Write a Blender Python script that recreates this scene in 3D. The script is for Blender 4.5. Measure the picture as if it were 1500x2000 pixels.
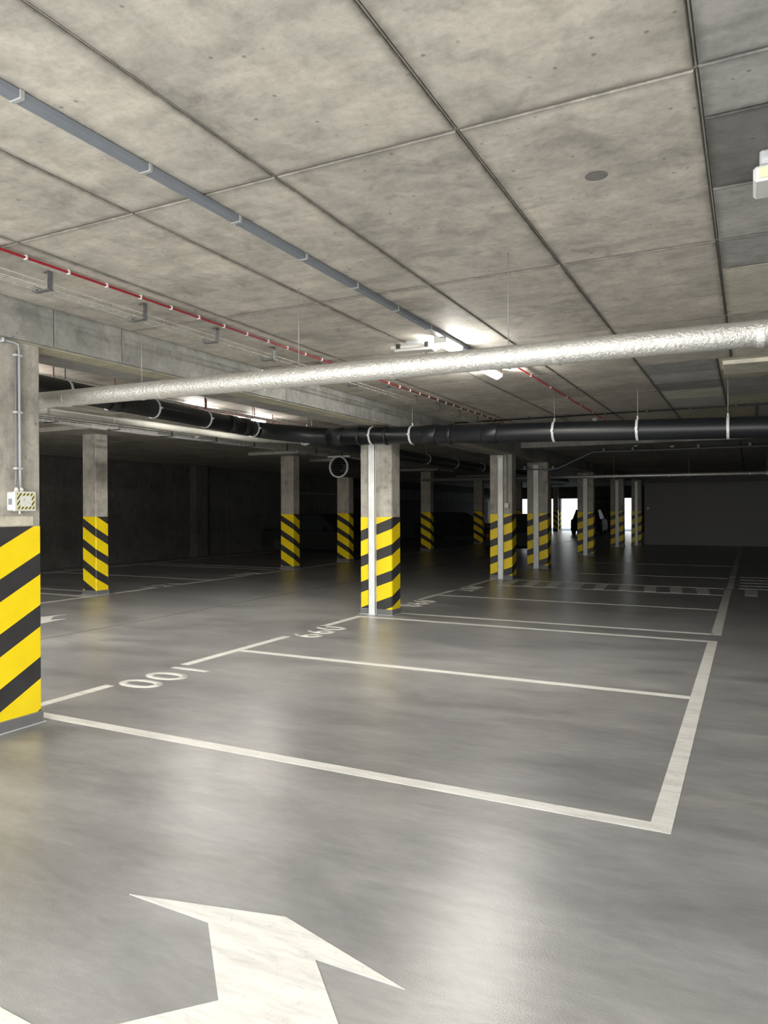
import bpy, bmesh, math, random
from mathutils import Vector, Matrix

for o in list(bpy.data.objects):
    bpy.data.objects.remove(o)
random.seed(7)
S = bpy.context.scene
COL = S.collection

# ------------------------------------------------------------------ camera
CAMH = 1.6
YAW, PITCH, ROLL = 0.4681943, -0.0034844, -0.0039934
cam_d = bpy.data.cameras.new('camera')
cam_d.sensor_fit = 'VERTICAL'
cam_d.sensor_height = 36.0
cam_d.lens = 1413.68 / 2000 * 36
cam_d.clip_start = 0.05
cam_d.clip_end = 400
cam = bpy.data.objects.new('camera', cam_d)
COL.objects.link(cam)
S.camera = cam


def _camdir(x, y, z):
    c, s = math.cos(ROLL), math.sin(ROLL)
    x, y = c * x - s * y, s * x + c * y
    c, s = math.cos(PITCH), math.sin(PITCH)
    y, z = c * y + s * z, -s * y + c * z
    c, s = math.cos(YAW), math.sin(YAW)
    return Vector((c * x - s * z, s * x + c * z, y))


_r, _u, _f = _camdir(1, 0, 0), _camdir(0, 1, 0), _camdir(0, 0, 1)
M = Matrix(((_r.x, _u.x, -_f.x, 0), (_r.y, _u.y, -_f.y, 0), (_r.z, _u.z, -_f.z, CAMH), (0, 0, 0, 1)))
cam.matrix_world = M

# ------------------------------------------------------------------ world, sun, exposure
W = bpy.data.worlds.new('world')
S.world = W
W.use_nodes = True
wn = W.node_tree.nodes
wl = W.node_tree.links
wn.clear()
sky = wn.new('ShaderNodeTexSky')
sky.sky_type = 'NISHITA'
sky.sun_elevation = math.radians(40)
sky.sun_rotation = math.radians(150)
sky.sun_disc = False
bg = wn.new('ShaderNodeBackground')
bg.inputs['Strength'].default_value = 0.5
out = wn.new('ShaderNodeOutputWorld')
wl.new(sky.outputs[0], bg.inputs[0])
wl.new(bg.outputs[0], out.inputs[0])

sun_d = bpy.data.lights.new('sun', 'SUN')
sun_d.energy = 6
sun_d.angle = math.radians(1)
sun = bpy.data.objects.new('sun', sun_d)
COL.objects.link(sun)
sun.rotation_euler = (math.radians(52), 0, math.radians(-15))

# area light added behind the viewer to brighten the near ceiling and columns
fill_d = bpy.data.lights.new('near_fill', 'AREA')
fill_d.shape = 'RECTANGLE'
fill_d.size = 8.0
fill_d.size_y = 2.4
fill_d.energy = 450
fill_d.color = (0.99, 0.99, 0.965)
fill = bpy.data.objects.new('near_fill', fill_d)
COL.objects.link(fill)
fill.location = (-2.2, -2.45, 1.35)
fill.rotation_euler = (math.radians(90), 0, 0)

LAMP_STRENGTH = 262.0
LAMP_COLOR = (1.0, 0.965, 0.89, 1)

S.view_settings.view_transform = 'Standard'
S.view_settings.look = 'None'
S.view_settings.gamma = 1
S.view_settings.use_curve_mapping = False
S.view_settings.exposure = 0.18

# ------------------------------------------------------------------ materials
def new_mat(name):
    m = bpy.data.materials.new(name)
    m.use_nodes = True
    nt = m.node_tree
    b = nt.nodes['Principled BSDF']
    return m, nt, b


def N(nt, kind, **kw):
    n = nt.nodes.new(kind)
    for k, v in kw.items():
        if k in n.inputs.keys() if hasattr(n.inputs, 'keys') else False:
            n.inputs[k].default_value = v
        else:
            setattr(n, k, v)
    return n


def noise(nt, vec, scale, detail=5, rough=0.55, dist=0.0):
    n = nt.nodes.new('ShaderNodeTexNoise')
    n.inputs['Scale'].default_value = scale
    n.inputs['Detail'].default_value = detail
    n.inputs['Roughness'].default_value = rough
    n.inputs['Distortion'].default_value = dist
    if vec is not None:
        nt.links.new(vec, n.inputs['Vector'])
    return n.outputs['Fac']


def ramp(nt, fac, stops):
    r = nt.nodes.new('ShaderNodeValToRGB')
    e = r.color_ramp.elements
    while len(e) > len(stops):
        e.remove(e[-1])
    while len(e) < len(stops):
        e.new(0.5)
    for k, (p, c) in enumerate(stops):
        e[k].position = p
        e[k].color = (c[0], c[1], c[2], 1) if isinstance(c, (tuple, list)) else (c, c, c, 1)
    nt.links.new(fac, r.inputs[0])
    return r.outputs[0]


def mix(nt, fac, a, b, mode='MIX'):
    n = nt.nodes.new('ShaderNodeMixRGB')
    n.blend_type = mode
    for k, v in enumerate((fac, a, b)):
        if isinstance(v, (int, float)):
            n.inputs[k].default_value = v if k == 0 else (v, v, v, 1)
        elif isinstance(v, tuple):
            n.inputs[k].default_value = (v[0], v[1], v[2], 1)
        else:
            nt.links.new(v, n.inputs[k])
    return n.outputs[0]


def mathn(nt, op, a, b=None, c=None):
    n = nt.nodes.new('ShaderNodeMath')
    n.operation = op
    for k, v in enumerate((a, b, c)):
        if v is None:
            continue
        if isinstance(v, (int, float)):
            n.inputs[k].default_value = v
        else:
            nt.links.new(v, n.inputs[k])
    return n.outputs[0]


def position(nt, scale=(1, 1, 1)):
    g = nt.nodes.new('ShaderNodeNewGeometry')
    mp = nt.nodes.new('ShaderNodeMapping')
    mp.inputs['Scale'].default_value = scale
    mp.inputs['Location'].default_value = (3.17, 5.31, 7.43)
    nt.links.new(g.outputs['Position'], mp.inputs[0])
    return mp.outputs[0]


def bump(nt, b, h, strength, dist=0.01):
    n = nt.nodes.new('ShaderNodeBump')
    n.inputs['Strength'].default_value = strength
    n.inputs['Distance'].default_value = dist
    nt.links.new(h, n.inputs['Height'])
    nt.links.new(n.outputs[0], b.inputs['Normal'])


def simple(name, col, rough=0.5, metal=0.0, var=0.08, nscale=8.0, bmp=0.0):
    m, nt, b = new_mat(name)
    p = position(nt)
    f = noise(nt, p, nscale)
    c = ramp(nt, f, [(0.3, tuple(x * (1 - var) for x in col)), (0.7, tuple(min(1, x * (1 + var)) for x in col))])
    nt.links.new(c, b.inputs['Base Color'])
    b.inputs['Roughness'].default_value = rough
    b.inputs['Metallic'].default_value = metal
    if bmp:
        bump(nt, b, noise(nt, p, nscale * 6), bmp, 0.004)
    return m


def concrete(name, base, vert=False, contrast=1.0, random_tone=0.0, stain=0.35):
    """cast concrete: cloudy mottling, greenish patches, pores, trowel streaks"""
    m, nt, b = new_mat(name)
    p = position(nt)
    info = nt.nodes.new('ShaderNodeObjectInfo')
    off = nt.nodes.new('ShaderNodeVectorMath')
    off.operation = 'MULTIPLY_ADD'
    comb = nt.nodes.new('ShaderNodeCombineXYZ')
    for k in range(3):
        nt.links.new(info.outputs['Random'], comb.inputs[k])
    nt.links.new(comb.outputs[0], off.inputs[0])
    off.inputs[1].default_value = (13, 29, 41)
    nt.links.new(p, off.inputs[2])
    v = off.outputs[0]
    big = noise(nt, v, 1.4, 6, 0.6, 0.4)
    midn = noise(nt, v, 6.5, 8, 0.65, 0.3)
    st = nt.nodes.new('ShaderNodeMapping')
    st.inputs['Scale'].default_value = (7, 7, 0.9) if vert else (1.6, 6.5, 3)
    nt.links.new(v, st.inputs[0])
    streak = noise(nt, st.outputs[0], 1.5, 6, 0.6, 0.5)
    k = contrast
    def sc(t, g=(1, 1, 1)):
        return tuple(base[i] * t * g[i] for i in range(3))
    c = ramp(nt, big, [(0.28, sc(1 - 0.22 * k, (1.0, 1.02, 1.0))), (0.5, sc(1.0)), (0.72, sc(1 + 0.16 * k, (1.01, 1.0, 0.98)))])
    c = mix(nt, 0.75 * k if k < 1.3 else 1.0, c, ramp(nt, midn, [(0.3, 0.74), (0.5, 1.0), (0.7, 1.16)]), 'MULTIPLY')
    c = mix(nt, 0.7, c, ramp(nt, streak, [(0.3, 0.78), (0.55, 1.0), (0.75, 1.1)]), 'MULTIPLY')
    # stain blotches
    bl = noise(nt, v, 2.6, 4, 0.6, 1.2)
    c = mix(nt, stain, c, ramp(nt, bl, [(0.34, (0.60, 0.62, 0.62)), (0.44, (1, 1, 1))]), 'MULTIPLY')
    gr = noise(nt, v, 28, 4, 0.7)
    c = mix(nt, 0.6, c, ramp(nt, gr, [(0.3, 0.78), (0.5, 1.0), (0.7, 1.14)]), 'MULTIPLY')
    # pores
    vo = nt.nodes.new('ShaderNodeTexVoronoi')
    vo.inputs['Scale'].default_value = 9
    nt.links.new(v, vo.inputs['Vector'])
    pore = ramp(nt, vo.outputs['Distance'], [(0.05, 0.25), (0.10, 1.0)])
    c = mix(nt, 0.6, c, pore, 'MULTIPLY')
    # grime and leaked grout along the panel joints
    at = nt.nodes.new('ShaderNodeAttribute')
    at.attribute_name = 'edge'
    grime = mathn(nt, 'MULTIPLY', mathn(nt, 'POWER', at.outputs['Fac'], 1.6), ramp(nt, noise(nt, v, 9, 6, 0.7), [(0.30, 0.35), (0.62, 1.0)]))
    c = mix(nt, mathn(nt, 'MULTIPLY', grime, 0.92), c, (base[0] * 0.36, base[1] * 0.36, base[2] * 0.35))
    if random_tone:
        tone = ramp(nt, info.outputs['Random'], [(0, 1 - random_tone), (1, 1 + random_tone * 0.6)])
        c = mix(nt, 1.0, c, tone, 'MULTIPLY')
    nt.links.new(c, b.inputs['Base Color'])
    rr = ramp(nt, midn, [(0.3, 0.62), (0.7, 0.82)])
    nt.links.new(rr, b.inputs['Roughness'])
    h = mix(nt, 0.5, midn, noise(nt, v, 40, 4, 0.6))
    bump(nt, b, h, 0.25, 0.006)
    return m


MAT = {}
MAT['ceiling'] = concrete('ceiling_concrete', (0.505, 0.475, 0.418), random_tone=0.10, contrast=1.25, stain=0.5)
MAT['ceiling_grey'] = concrete('ceiling_concrete_grey', (0.40, 0.395, 0.375), random_tone=0.10, contrast=1.2)
MAT['ceiling_dark'] = concrete('ceiling_concrete_dark', (0.185, 0.18, 0.17), random_tone=0.08)
MAT['ceiling_slate'] = concrete('ceiling_concrete_slate', (0.30, 0.30, 0.285), random_tone=0.05)
MAT['ceiling_pale'] = concrete('ceiling_concrete_pale', (0.60, 0.58, 0.48), random_tone=0.05, stain=0.1)
MAT['ceiling_olive'] = concrete('ceiling_concrete_olive', (0.46, 0.44, 0.33), random_tone=0.05)
MAT['joint'] = concrete('joint_mortar', (0.27, 0.255, 0.225), contrast=1.4)
MAT['groove'] = concrete('groove_concrete', (0.15, 0.145, 0.13))
MAT['smear'] = None
MAT['beam'] = concrete('beam_concrete', (0.30, 0.302, 0.285), contrast=1.5, random_tone=0.1)
MAT['column'] = concrete('column_concrete', (0.42, 0.405, 0.365), vert=True, contrast=1.35, stain=0.5)
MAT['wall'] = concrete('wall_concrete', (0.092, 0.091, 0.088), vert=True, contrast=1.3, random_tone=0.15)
MAT['galv'] = simple('galvanised_steel', (0.72, 0.75, 0.76), 0.42, 0.15, 0.14, 14)
MAT['bracket'] = simple('zinc_bracket', (0.17, 0.175, 0.18), 0.4, 0.3, 0.3, 60)
MAT['wire'] = simple('zinc_wire', (0.60, 0.59, 0.54), 0.5, 0.2, 0.1, 14)
MAT['rod_steel'] = simple('threaded_rod_steel', (0.30, 0.30, 0.29), 0.5, 0.2, 0.05)
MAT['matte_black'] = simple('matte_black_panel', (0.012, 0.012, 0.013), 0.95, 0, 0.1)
MAT['rail_steel'] = simple('bright_rail_steel', (0.86, 0.90, 0.92), 0.35, 0.1, 0.06, 10)
MAT['conduit_grey'] = simple('conduit_grey_plastic', (0.36, 0.37, 0.38), 0.5, 0, 0.04)
MAT['black_pipe'] = simple('black_plastic_pipe', (0.007, 0.009, 0.012), 0.42, 0, 0.15, 3)
MAT['white_plastic'] = simple('white_plastic', (0.72, 0.72, 0.69), 0.4, 0, 0.03)
MAT['grey_plastic'] = simple('grey_plastic', (0.20, 0.225, 0.26), 0.45, 0, 0.04)
MAT['light_grey'] = simple('light_grey_plastic', (0.50, 0.52, 0.54), 0.45, 0, 0.04)
MAT['clip_grey'] = simple('clip_grey_plastic', (0.36, 0.37, 0.37), 0.45, 0, 0.04)
MAT['red'] = simple('red_cable_jacket', (0.26, 0.012, 0.022), 0.45, 0, 0.08)
MAT['dark_metal'] = simple('dark_metal', (0.05, 0.05, 0.05), 0.5, 0.5, 0.1)
MAT['skirting'] = simple('grey_skirting_paint', (0.16, 0.16, 0.165), 0.4, 0, 0.06)
MAT['marking'] = None
MAT['rwall'] = simple('painted_block_wall', (0.20, 0.205, 0.22), 0.6, 0, 0.05)
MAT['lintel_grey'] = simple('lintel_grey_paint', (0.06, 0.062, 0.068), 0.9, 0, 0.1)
MAT['rubber'] = simple('tyre_rubber', (0.015, 0.015, 0.015), 0.8)
MAT['carpaint'] = simple('black_car_paint', (0.008, 0.009, 0.011), 0.7, 0.0, 0.05)
MAT['hub'] = simple('dark_alloy', (0.03, 0.03, 0.03), 0.6)
MAT['glass_dark'] = simple('tinted_glass', (0.02, 0.025, 0.03), 0.5, 0, 0.0)
MAT['taillight'] = simple('red_tail_lamp', (0.10, 0.008, 0.008), 0.6)
MAT['chrome'] = simple('lamp_glass', (0.25, 0.25, 0.25), 0.6, 0.0)
MAT['copper_red'] = simple('rusty_red_rod', (0.22, 0.09, 0.07), 0.5)
MAT['render_wall'] = simple('sunlit_render', (0.75, 0.74, 0.68), 0.8, 0, 0.08, 2)
MAT['asphalt'] = simple('pale_paving', (0.5, 0.5, 0.48), 0.8, 0, 0.1, 2)


def lamp_material():
    m, nt, b = new_mat('glowing_diffuser')
    p = position(nt)
    f = ramp(nt, noise(nt, p, 3), [(0, 0.98), (1, 1.0)])
    nt.links.new(mix(nt, 1.0, f, LAMP_COLOR[:3], 'MULTIPLY'), b.inputs['Emission Color'])
    b.inputs['Emission Strength'].default_value = LAMP_STRENGTH
    b.inputs['Base Color'].default_value = (0.9, 0.9, 0.88, 1)
    return m


MAT['lamp'] = lamp_material()


def foil_material():
    m, nt, b = new_mat('foil_pipe_wrap')
    p = position(nt)
    f = noise(nt, p, 30, 6, 0.6, 1.0)
    c = ramp(nt, f, [(0.3, (0.70, 0.70, 0.67)), (0.7, (0.90, 0.90, 0.87))])
    nt.links.new(c, b.inputs['Base Color'])
    b.inputs['Metallic'].default_value = 0.85
    b.inputs['Roughness'].default_value = 0.44
    bump(nt, b, noise(nt, position(nt, (1, 1, 1)), 55, 5, 0.6, 0.6), 0.95, 0.008)
    return m


MAT['dull_wrap'] = simple('dull_grey_wrap', (0.20, 0.195, 0.175), 0.7, 0, 0.08)
MAT['foil'] = foil_material()


def marking_material():
    m, nt, b = new_mat('white_floor_paint')
    p = position(nt)
    st = position(nt, (1.5, 9, 1))
    wear = noise(nt, st, 2.2, 7, 0.7, 0.6)
    c = ramp(nt, wear, [(0.3, (0.50, 0.49, 0.46)), (0.58, (0.70, 0.69, 0.65))])
    sp = noise(nt, p, 26, 3, 0.7)
    c = mix(nt, 0.35, c, ramp(nt, sp, [(0.30, 0.55), (0.40, 1.0)]), 'MULTIPLY')
    nt.links.new(c, b.inputs['Base Color'])
    b.inputs['Roughness'].default_value = 0.42
    bump(nt, b, noise(nt, p, 60, 3), 0.12, 0.003)
    return m


MAT['marking'] = marking_material()


def floor_material():
    m, nt, b = new_mat('grey_epoxy_floor')
    p = position(nt)
    big = noise(nt, p, 0.55, 5, 0.55, 0.3)
    sw = noise(nt, position(nt, (0.7, 1.9, 1)), 1.3, 7, 0.62, 0.5)
    fine = noise(nt, position(nt, (1.5, 5, 1)), 4.0, 6, 0.7, 0.3)
    c = ramp(nt, big, [(0.3, (0.205, 0.204, 0.207)), (0.7, (0.278, 0.273, 0.265))])
    c = mix(nt, 0.75, c, ramp(nt, sw, [(0.25, 0.60), (0.5, 1.0), (0.75, 1.42)]), 'MULTIPLY')
    c = mix(nt, 0.5, c, ramp(nt, fine, [(0.22, 0.64), (0.78, 1.36)]), 'MULTIPLY')
    nt.links.new(c, b.inputs['Base Color'])
    rr = ramp(nt, sw, [(0.2, 0.28), (0.8, 0.34)])
    nt.links.new(rr, b.inputs['Roughness'])
    b.inputs['Specular IOR Level'].default_value = 0.5
    h = mix(nt, 0.30, noise(nt, p, 130, 2, 0.6), noise(nt, p, 22, 3, 0.5))
    bump(nt, b, h, 0.25, 0.004)
    return m


MAT['floor'] = floor_material()


def hazard_material():
    """yellow with slanted black stripes, wrapped round the column through its UVs"""
    m, nt, b = new_mat('hazard_stripe_paint')
    uv = nt.nodes.new('ShaderNodeUVMap')
    uv.uv_map = 'wrap'
    s = nt.nodes.new('ShaderNodeSeparateXYZ')
    nt.links.new(uv.outputs[0], s.inputs[0])
    # v holds the stripe phase in periods
    fr = mathn(nt, 'FRACT', s.outputs[1])
    blk = mathn(nt, 'LESS_THAN', fr, 0.415)
    p = position(nt)
    yel = ramp(nt, noise(nt, p, 5, 5, 0.6), [(0.3, (0.90, 0.67, 0.006)), (0.7, (0.97, 0.74, 0.008))])
    bl = ramp(nt, noise(nt, p, 6, 5, 0.6), [(0.3, (0.030, 0.030, 0.032)), (0.7, (0.045, 0.045, 0.047))])
    c = mix(nt, blk, yel, bl)
    nt.links.new(c, b.inputs['Base Color'])
    b.inputs['Roughness'].default_value = 0.42
    bump(nt, b, noise(nt, p, 30, 4), 0.1, 0.003)
    return m


MAT['hazard'] = hazard_material()


def sticker_material():
    m, nt, b = new_mat('hazard_sticker')
    uv = nt.nodes.new('ShaderNodeUVMap')
    uv.uv_map = 'wrap'
    s = nt.nodes.new('ShaderNodeSeparateXYZ')
    nt.links.new(uv.outputs[0], s.inputs[0])
    d = mathn(nt, 'FRACT', mathn(nt, 'MULTIPLY', mathn(nt, 'SUBTRACT', mathn(nt, 'MULTIPLY', s.outputs[0], 1.6), s.outputs[1]), 2.9))
    blk = mathn(nt, 'LESS_THAN', d, 0.42)
    border = mathn(nt, 'GREATER_THAN', mathn(nt, 'MAXIMUM', mathn(nt, 'ABSOLUTE', mathn(nt, 'SUBTRACT', s.outputs[0], 0.5)), mathn(nt, 'ABSOLUTE', mathn(nt, 'SUBTRACT', s.outputs[1], 0.5))), 0.34)
    c = mix(nt, blk, (0.75, 0.70, 0.35), (0.05, 0.05, 0.02))
    tx = noise(nt, uv.outputs[0], 6, 2)
    inner = ramp(nt, tx, [(0.36, (0.45, 0.58, 0.60)), (0.44, (0.74, 0.75, 0.70))])
    nt.links.new(mix(nt, border, inner, c), b.inputs['Base Color'])
    b.inputs['Roughness'].default_value = 0.35
    return m


MAT['sticker'] = sticker_material()

# ------------------------------------------------------------------ geometry helpers
class MB:
    def __init__(self):
        self.bm = bmesh.new()
        self.uv = None

    def box(self, x0, x1, y0, y1, z0, z1, bev=0.0):
        bm = self.bm
        vs = [bm.verts.new((x, y, z)) for z in (z0, z1) for y in (y0, y1) for x in (x0, x1)]
        fs = [(0, 2, 3, 1), (4, 5, 7, 6), (0, 1, 5, 4), (2, 6, 7, 3), (0, 4, 6, 2), (1, 3, 7, 5)]
        faces = [bm.faces.new([vs[i] for i in f]) for f in fs]
        if bev:
            es = set(e for f in faces for e in f.edges)
            bmesh.ops.bevel(bm, geom=list(es), offset=bev, segments=1, affect='EDGES')
        return self

    def poly(self, pts, z0, z1):
        bm = self.bm
        a = [bm.verts.new((x, y, z0)) for x, y in pts]
        b = [bm.verts.new((x, y, z1)) for x, y in pts]
        n = len(pts)
        top = bm.faces.new(b)
        bot = bm.faces.new(a[::-1])
        for i in range(n):
            bm.faces.new((a[i], a[(i + 1) % n], b[(i + 1) % n], b[i]))
        bmesh.ops.recalc_face_normals(bm, faces=bm.faces[:])
        return self

    def tube(self, pts, r, n=12, cap=True, smooth=True):
        bm = self.bm
        pts = [Vector(p) for p in pts]
        rs = r if isinstance(r, (list, tuple)) else [r] * len(pts)
        rings = []
        up = None
        for i, p in enumerate(pts):
            if i == 0:
                t = pts[1] - pts[0]
            elif i == len(pts) - 1:
                t = pts[-1] - pts[-2]
            else:
                t = (pts[i + 1] - pts[i]).normalized() + (pts[i] - pts[i - 1]).normalized()
            t.normalize()
            ref = Vector((0, 0, 1)) if abs(t.z) < 0.9 else Vector((1, 0, 0))
            s = t.cross(ref).normalized()
            if up is not None and s.dot(up) < 0:
                pass
            u = s.cross(t).normalized()
            up = s
            rings.append([bm.verts.new(p + (s * math.cos(2 * math.pi * k / n) + u * math.sin(2 * math.pi * k / n)) * rs[i]) for k in range(n)])
        for a, b in zip(rings[:-1], rings[1:]):
            for k in range(n):
                f = bm.faces.new((a[k], a[(k + 1) % n], b[(k + 1) % n], b[k]))
                f.smooth = smooth
        if cap:
            bm.faces.new(rings[0][::-1])
            bm.faces.new(rings[-1])
        return self

    def ring(self, c, axis, r, w, t, n=28, a0=0, a1=360):
        """flat band of radius r, width w along axis, thickness t"""
        bm = self.bm
        c = Vector(c)
        ax = Vector(axis).normalized()
        ref = Vector((0, 0, 1)) if abs(ax.z) < 0.9 else Vector((1, 0, 0))
        s = ax.cross(ref).normalized()
        u = s.cross(ax).normalized()
        full = abs(a1 - a0) >= 360
        m = n if full else n + 1
        rows = []
        for k in range(m):
            a = math.radians(a0 + (a1 - a0) * k / n)
            d = s * math.cos(a) + u * math.sin(a)
            rows.append([bm.verts.new(c + d * rr + ax * ww) for rr, ww in ((r, -w / 2), (r, w / 2), (r + t, w / 2), (r + t, -w / 2))])
        for k in range(n if full else n):
            a, b = rows[k], rows[(k + 1) % m]
            for j in range(4):
                f = bm.faces.new((a[j], b[j], b[(j + 1) % 4], a[(j + 1) % 4]))
        if not full:
            bm.faces.new(rows[0])
            bm.faces.new(rows[-1][::-1])
        bmesh.ops.recalc_face_normals(bm, faces=bm.faces[:])
        return self

    def build(self, name, mat, parent=None, loc=None):
        me = bpy.data.meshes.new(name)
        self.bm.normal_update()
        self.bm.to_mesh(me)
        self.bm.free()
        me.materials.append(MAT[mat] if isinstance(mat, str) else mat)
        o = bpy.data.objects.new(name, me)
        COL.objects.link(o)
        if parent is not None:
            o.parent = parent
            if loc is None:
                o.location = -Vector(parent.location)   # vertices are given in world coordinates
        if loc is not None:
            o.location = loc
        return o


def thing(name, label, cat, loc=(0, 0, 0), group=None, kind=None):
    o = bpy.data.objects.new(name, None)
    o.empty_display_size = 0.1
    COL.objects.link(o)
    o.location = loc
    tag(o, label, cat, group, kind)
    return o


def tag(o, label=None, cat=None, group=None, kind=None):
    if label:
        o['label'] = label
    if cat:
        o['category'] = cat
    if group:
        o['group'] = group
    if kind:
        o['kind'] = kind
    return o


def struct(o, label=None):
    o['kind'] = 'structure'
    if label:
        o['label'] = label
    return o


HC = CAMH + 1.536       # underside of the ceiling
# ------------------------------------------------------------------ floor and its painted markings
fl = struct(MB().box(-17.6, 6.0, -6.0, 53.0, -0.2, 0.0).build('floor', 'floor'), 'glossy grey epoxy floor of the garage')
ZM = 0.002


def line(x0, x1, y0, y1, label=None, name='parking_line'):
    o = MB().box(x0, x1, y0, y1, -0.004, ZM).build(name, 'marking', fl)
    if label:
        o['label'] = label
    return o


XL, XR = -5.28, -0.35           # stall row beside the main columns
line(XL, XR, 3.80, 3.90, 'wide white line along the near side of the empty stall')
line(-5.18, -0.456, 6.57, 6.66)
line(-5.18, -0.456, 9.46, 9.55)
line(-5.0, -0.42, 10.03, 10.12)
line(-5.18, -0.456, 12.46, 12.55)
line(-4.75, -0.456, 14.62, 14.70)
line(-4.75, -0.456, 15.82, 15.90)
line(-4.8, -0.456, 18.15, 18.25)
line(-4.8, -0.456, 22.0, 22.1)
line(-0.455, XR, 3.90, 9.55, 'broad white line closing the stall ends')
line(-0.445, -0.325, 10.032, 15.62, 'broad white line beyond the gap')
line(-0.42, -0.30, 15.9, 18.4)
line(-0.42, -0.30, 18.55, 25.7)
line(-0.38, -0.26, 25.9, 33.0)
for y0, y1 in ((3.9, 4.77), (5.74, 7.60), (8.38, 9.55), (11.55, 13.35), (14.0, 15.9)):
    line(XL, XL + 0.105, y0, y1)
# left row
for y0, y1 in ((2.0, 9.62), (10.15, 11.25), (12.05, 14.25), (14.7, 16.15), (16.6, 19.1), (19.5, 25.4), (25.8, 40)):
    line(-11.03, -10.93, y0, y1)
line(-16.2, -11.03, 9.48, 9.58)
line(-16.2, -11.4, 10.08, 10.18)
line(-16.2, -11.03, 12.95, 13.05)
line(-16.2, -11.4, 15.9, 16.0)
line(-16.2, -11.4, 16.45, 16.55)
line(-16.2, -11.03, 22.3, 22.4)
line(-16.3, -16.2, 2, 30)

# cross-hatched walkway beyond the third stall
for k in range(9):
    x = -0.77 - 0.48 * k
    MB().poly([(x - 0.10, 14.72), (x + 0.11, 14.72), (x + 0.02, 15.72), (x - 0.21, 15.72)], -0.004, ZM).build('walkway_block', 'marking', fl)
line(-0.09, 0.12, 14.72, 15.72, name='walkway_block')
for y in (15.95, 16.55, 17.2, 17.9, 18.6):
    line(-0.2, 3.0, y, y + 0.13, name='hatch_line')
# expansion joint in the aisle
MB().box(-7.905, -7.86, -6, 52, -0.004, 0.0012).build('expansion_joint', 'groove', fl)['label'] = 'thin dark expansion joint running down the aisle'


def floor_text(txt, cx, cy, w, h, mat3, label):
    cu = bpy.data.curves.new('stall_number', 'FONT')
    cu.body = txt
    cu.align_x = 'CENTER'
    cu.align_y = 'CENTER'
    cu.offset = 0.015
    cu.space_character = 1.12
    tmp = bpy.data.objects.new('tmp', cu)
    COL.objects.link(tmp)
    dg = bpy.context.evaluated_depsgraph_get()
    me = bpy.data.meshes.new_from_object(tmp.evaluated_get(dg))
    bpy.data.objects.remove(tmp)
    xs = [v.co.x for v in me.vertices]
    ys = [v.co.y for v in me.vertices]
    mx, my = (min(xs) + max(xs)) / 2, (min(ys) + max(ys)) / 2
    sx, sy = w / (max(xs) - min(xs)), h / (max(ys) - min(ys))
    for v in me.vertices:
        a, b_ = (v.co.x - mx) * sx, (v.co.y - my) * sy
        v.co = (cx + a * mat3[0][0] + b_ * mat3[0][1], cy + a * mat3[1][0] + b_ * mat3[1][1], ZM)
    bm = bmesh.new()
    bm.from_mesh(me)
    r = bmesh.ops.extrude_face_region(bm, geom=bm.faces[:])
    for v in [g for g in r['geom'] if isinstance(g, bmesh.types.BMVert)]:
        v.co.z -= 0.003
    bmesh.ops.recalc_face_normals(bm, faces=bm.faces[:])
    bm.to_mesh(me)
    bm.free()
    me.materials.clear()
    me.materials.append(MAT['marking'])
    o = bpy.data.objects.new('stall_number', me)
    COL.objects.link(o)
    o.parent = fl
    o['label'] = label
    return o


E_ = ((0, 1), (-1, 0))      # reader faces +x : text runs along -y, up is +x
W_ = ((0, -1), (1, 0))      # reader faces -x : text runs along +y, up is -x
floor_text('100', -5.03, 5.23, 0.84, 0.46, E_, 'white painted number 100')
floor_text('099', -5.05, 8.10, 0.86, 0.44, E_, 'white painted number 099')
floor_text('098', -5.06, 11.28, 0.86, 0.44, E_, 'white painted number 098')
floor_text('097', -5.06, 13.80, 0.86, 0.44, E_, 'white painted number 097')
floor_text('121', -11.17, 11.62, 0.86, 0.46, W_, 'white painted number 121')
floor_text('120', -11.25, 14.55, 0.86, 0.46, W_, 'white painted number 120')

# arrows
ar = MB().poly([(-2.31, 2.205), (-1.63, 2.355), (-1.03, 2.175), (-1.385, 2.18), (-1.11, 1.90), (-0.95, 1.72), (-0.95, 0.5), (-1.45, 0.5),
                (-1.45, 1.27), (-1.80, 1.33), (-2.2, 1.40), (-1.99, 1.505), (-2.40, 1.525), (-3.3, 1.30), (-2.6, 1.05), (-2.3, 1.14), (-2.0, 1.2),
                (-2.0, 1.45), (-1.79, 1.595), (-1.55, 1.855), (-1.88, 2.185)][:8] +
               [(-1.45, 1.18), (-2.0, 1.12), (-2.6, 1.05), (-3.2, 1.28), (-2.40, 1.525), (-1.985, 1.508), (-2.06, 1.475), (-1.93, 1.47), (-1.79, 1.595), (-1.55, 1.855), (-1.88, 2.19)],
               -0.004, ZM).build('arrow_marking', 'marking', fl)
ar['label'] = 'large white branching arrow with worn paint'
ar = MB().poly([(-9.54, 7.4), (-9.42, 7.75), (-9.42, 7.52), (-9.15, 7.25), (-9.06, 7.45), (-8.99, 6.97), (-9.09, 6.22)], -0.004, ZM).build('arrow_marking', 'marking', fl)
ar['label'] = 'small white arrow in the far aisle'

# ------------------------------------------------------------------ ceiling
ce = struct(MB().box(-17.6, 6.0, -6.0, 53.0, HC + 0.012, HC + 0.3).build('ceiling', 'groove'), 'cast concrete ceiling with formwork panel joints')
GX, GY = 0.894, 1.823
X0, Y0 = -0.165, 2.76
xs = [X0 + GX * k for k in range(-5, 1)]            # joints between the beam and the right hand strip
ys = [Y0 + GY * k for k in range(-3, 7)]
gap = 0.0085


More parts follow.
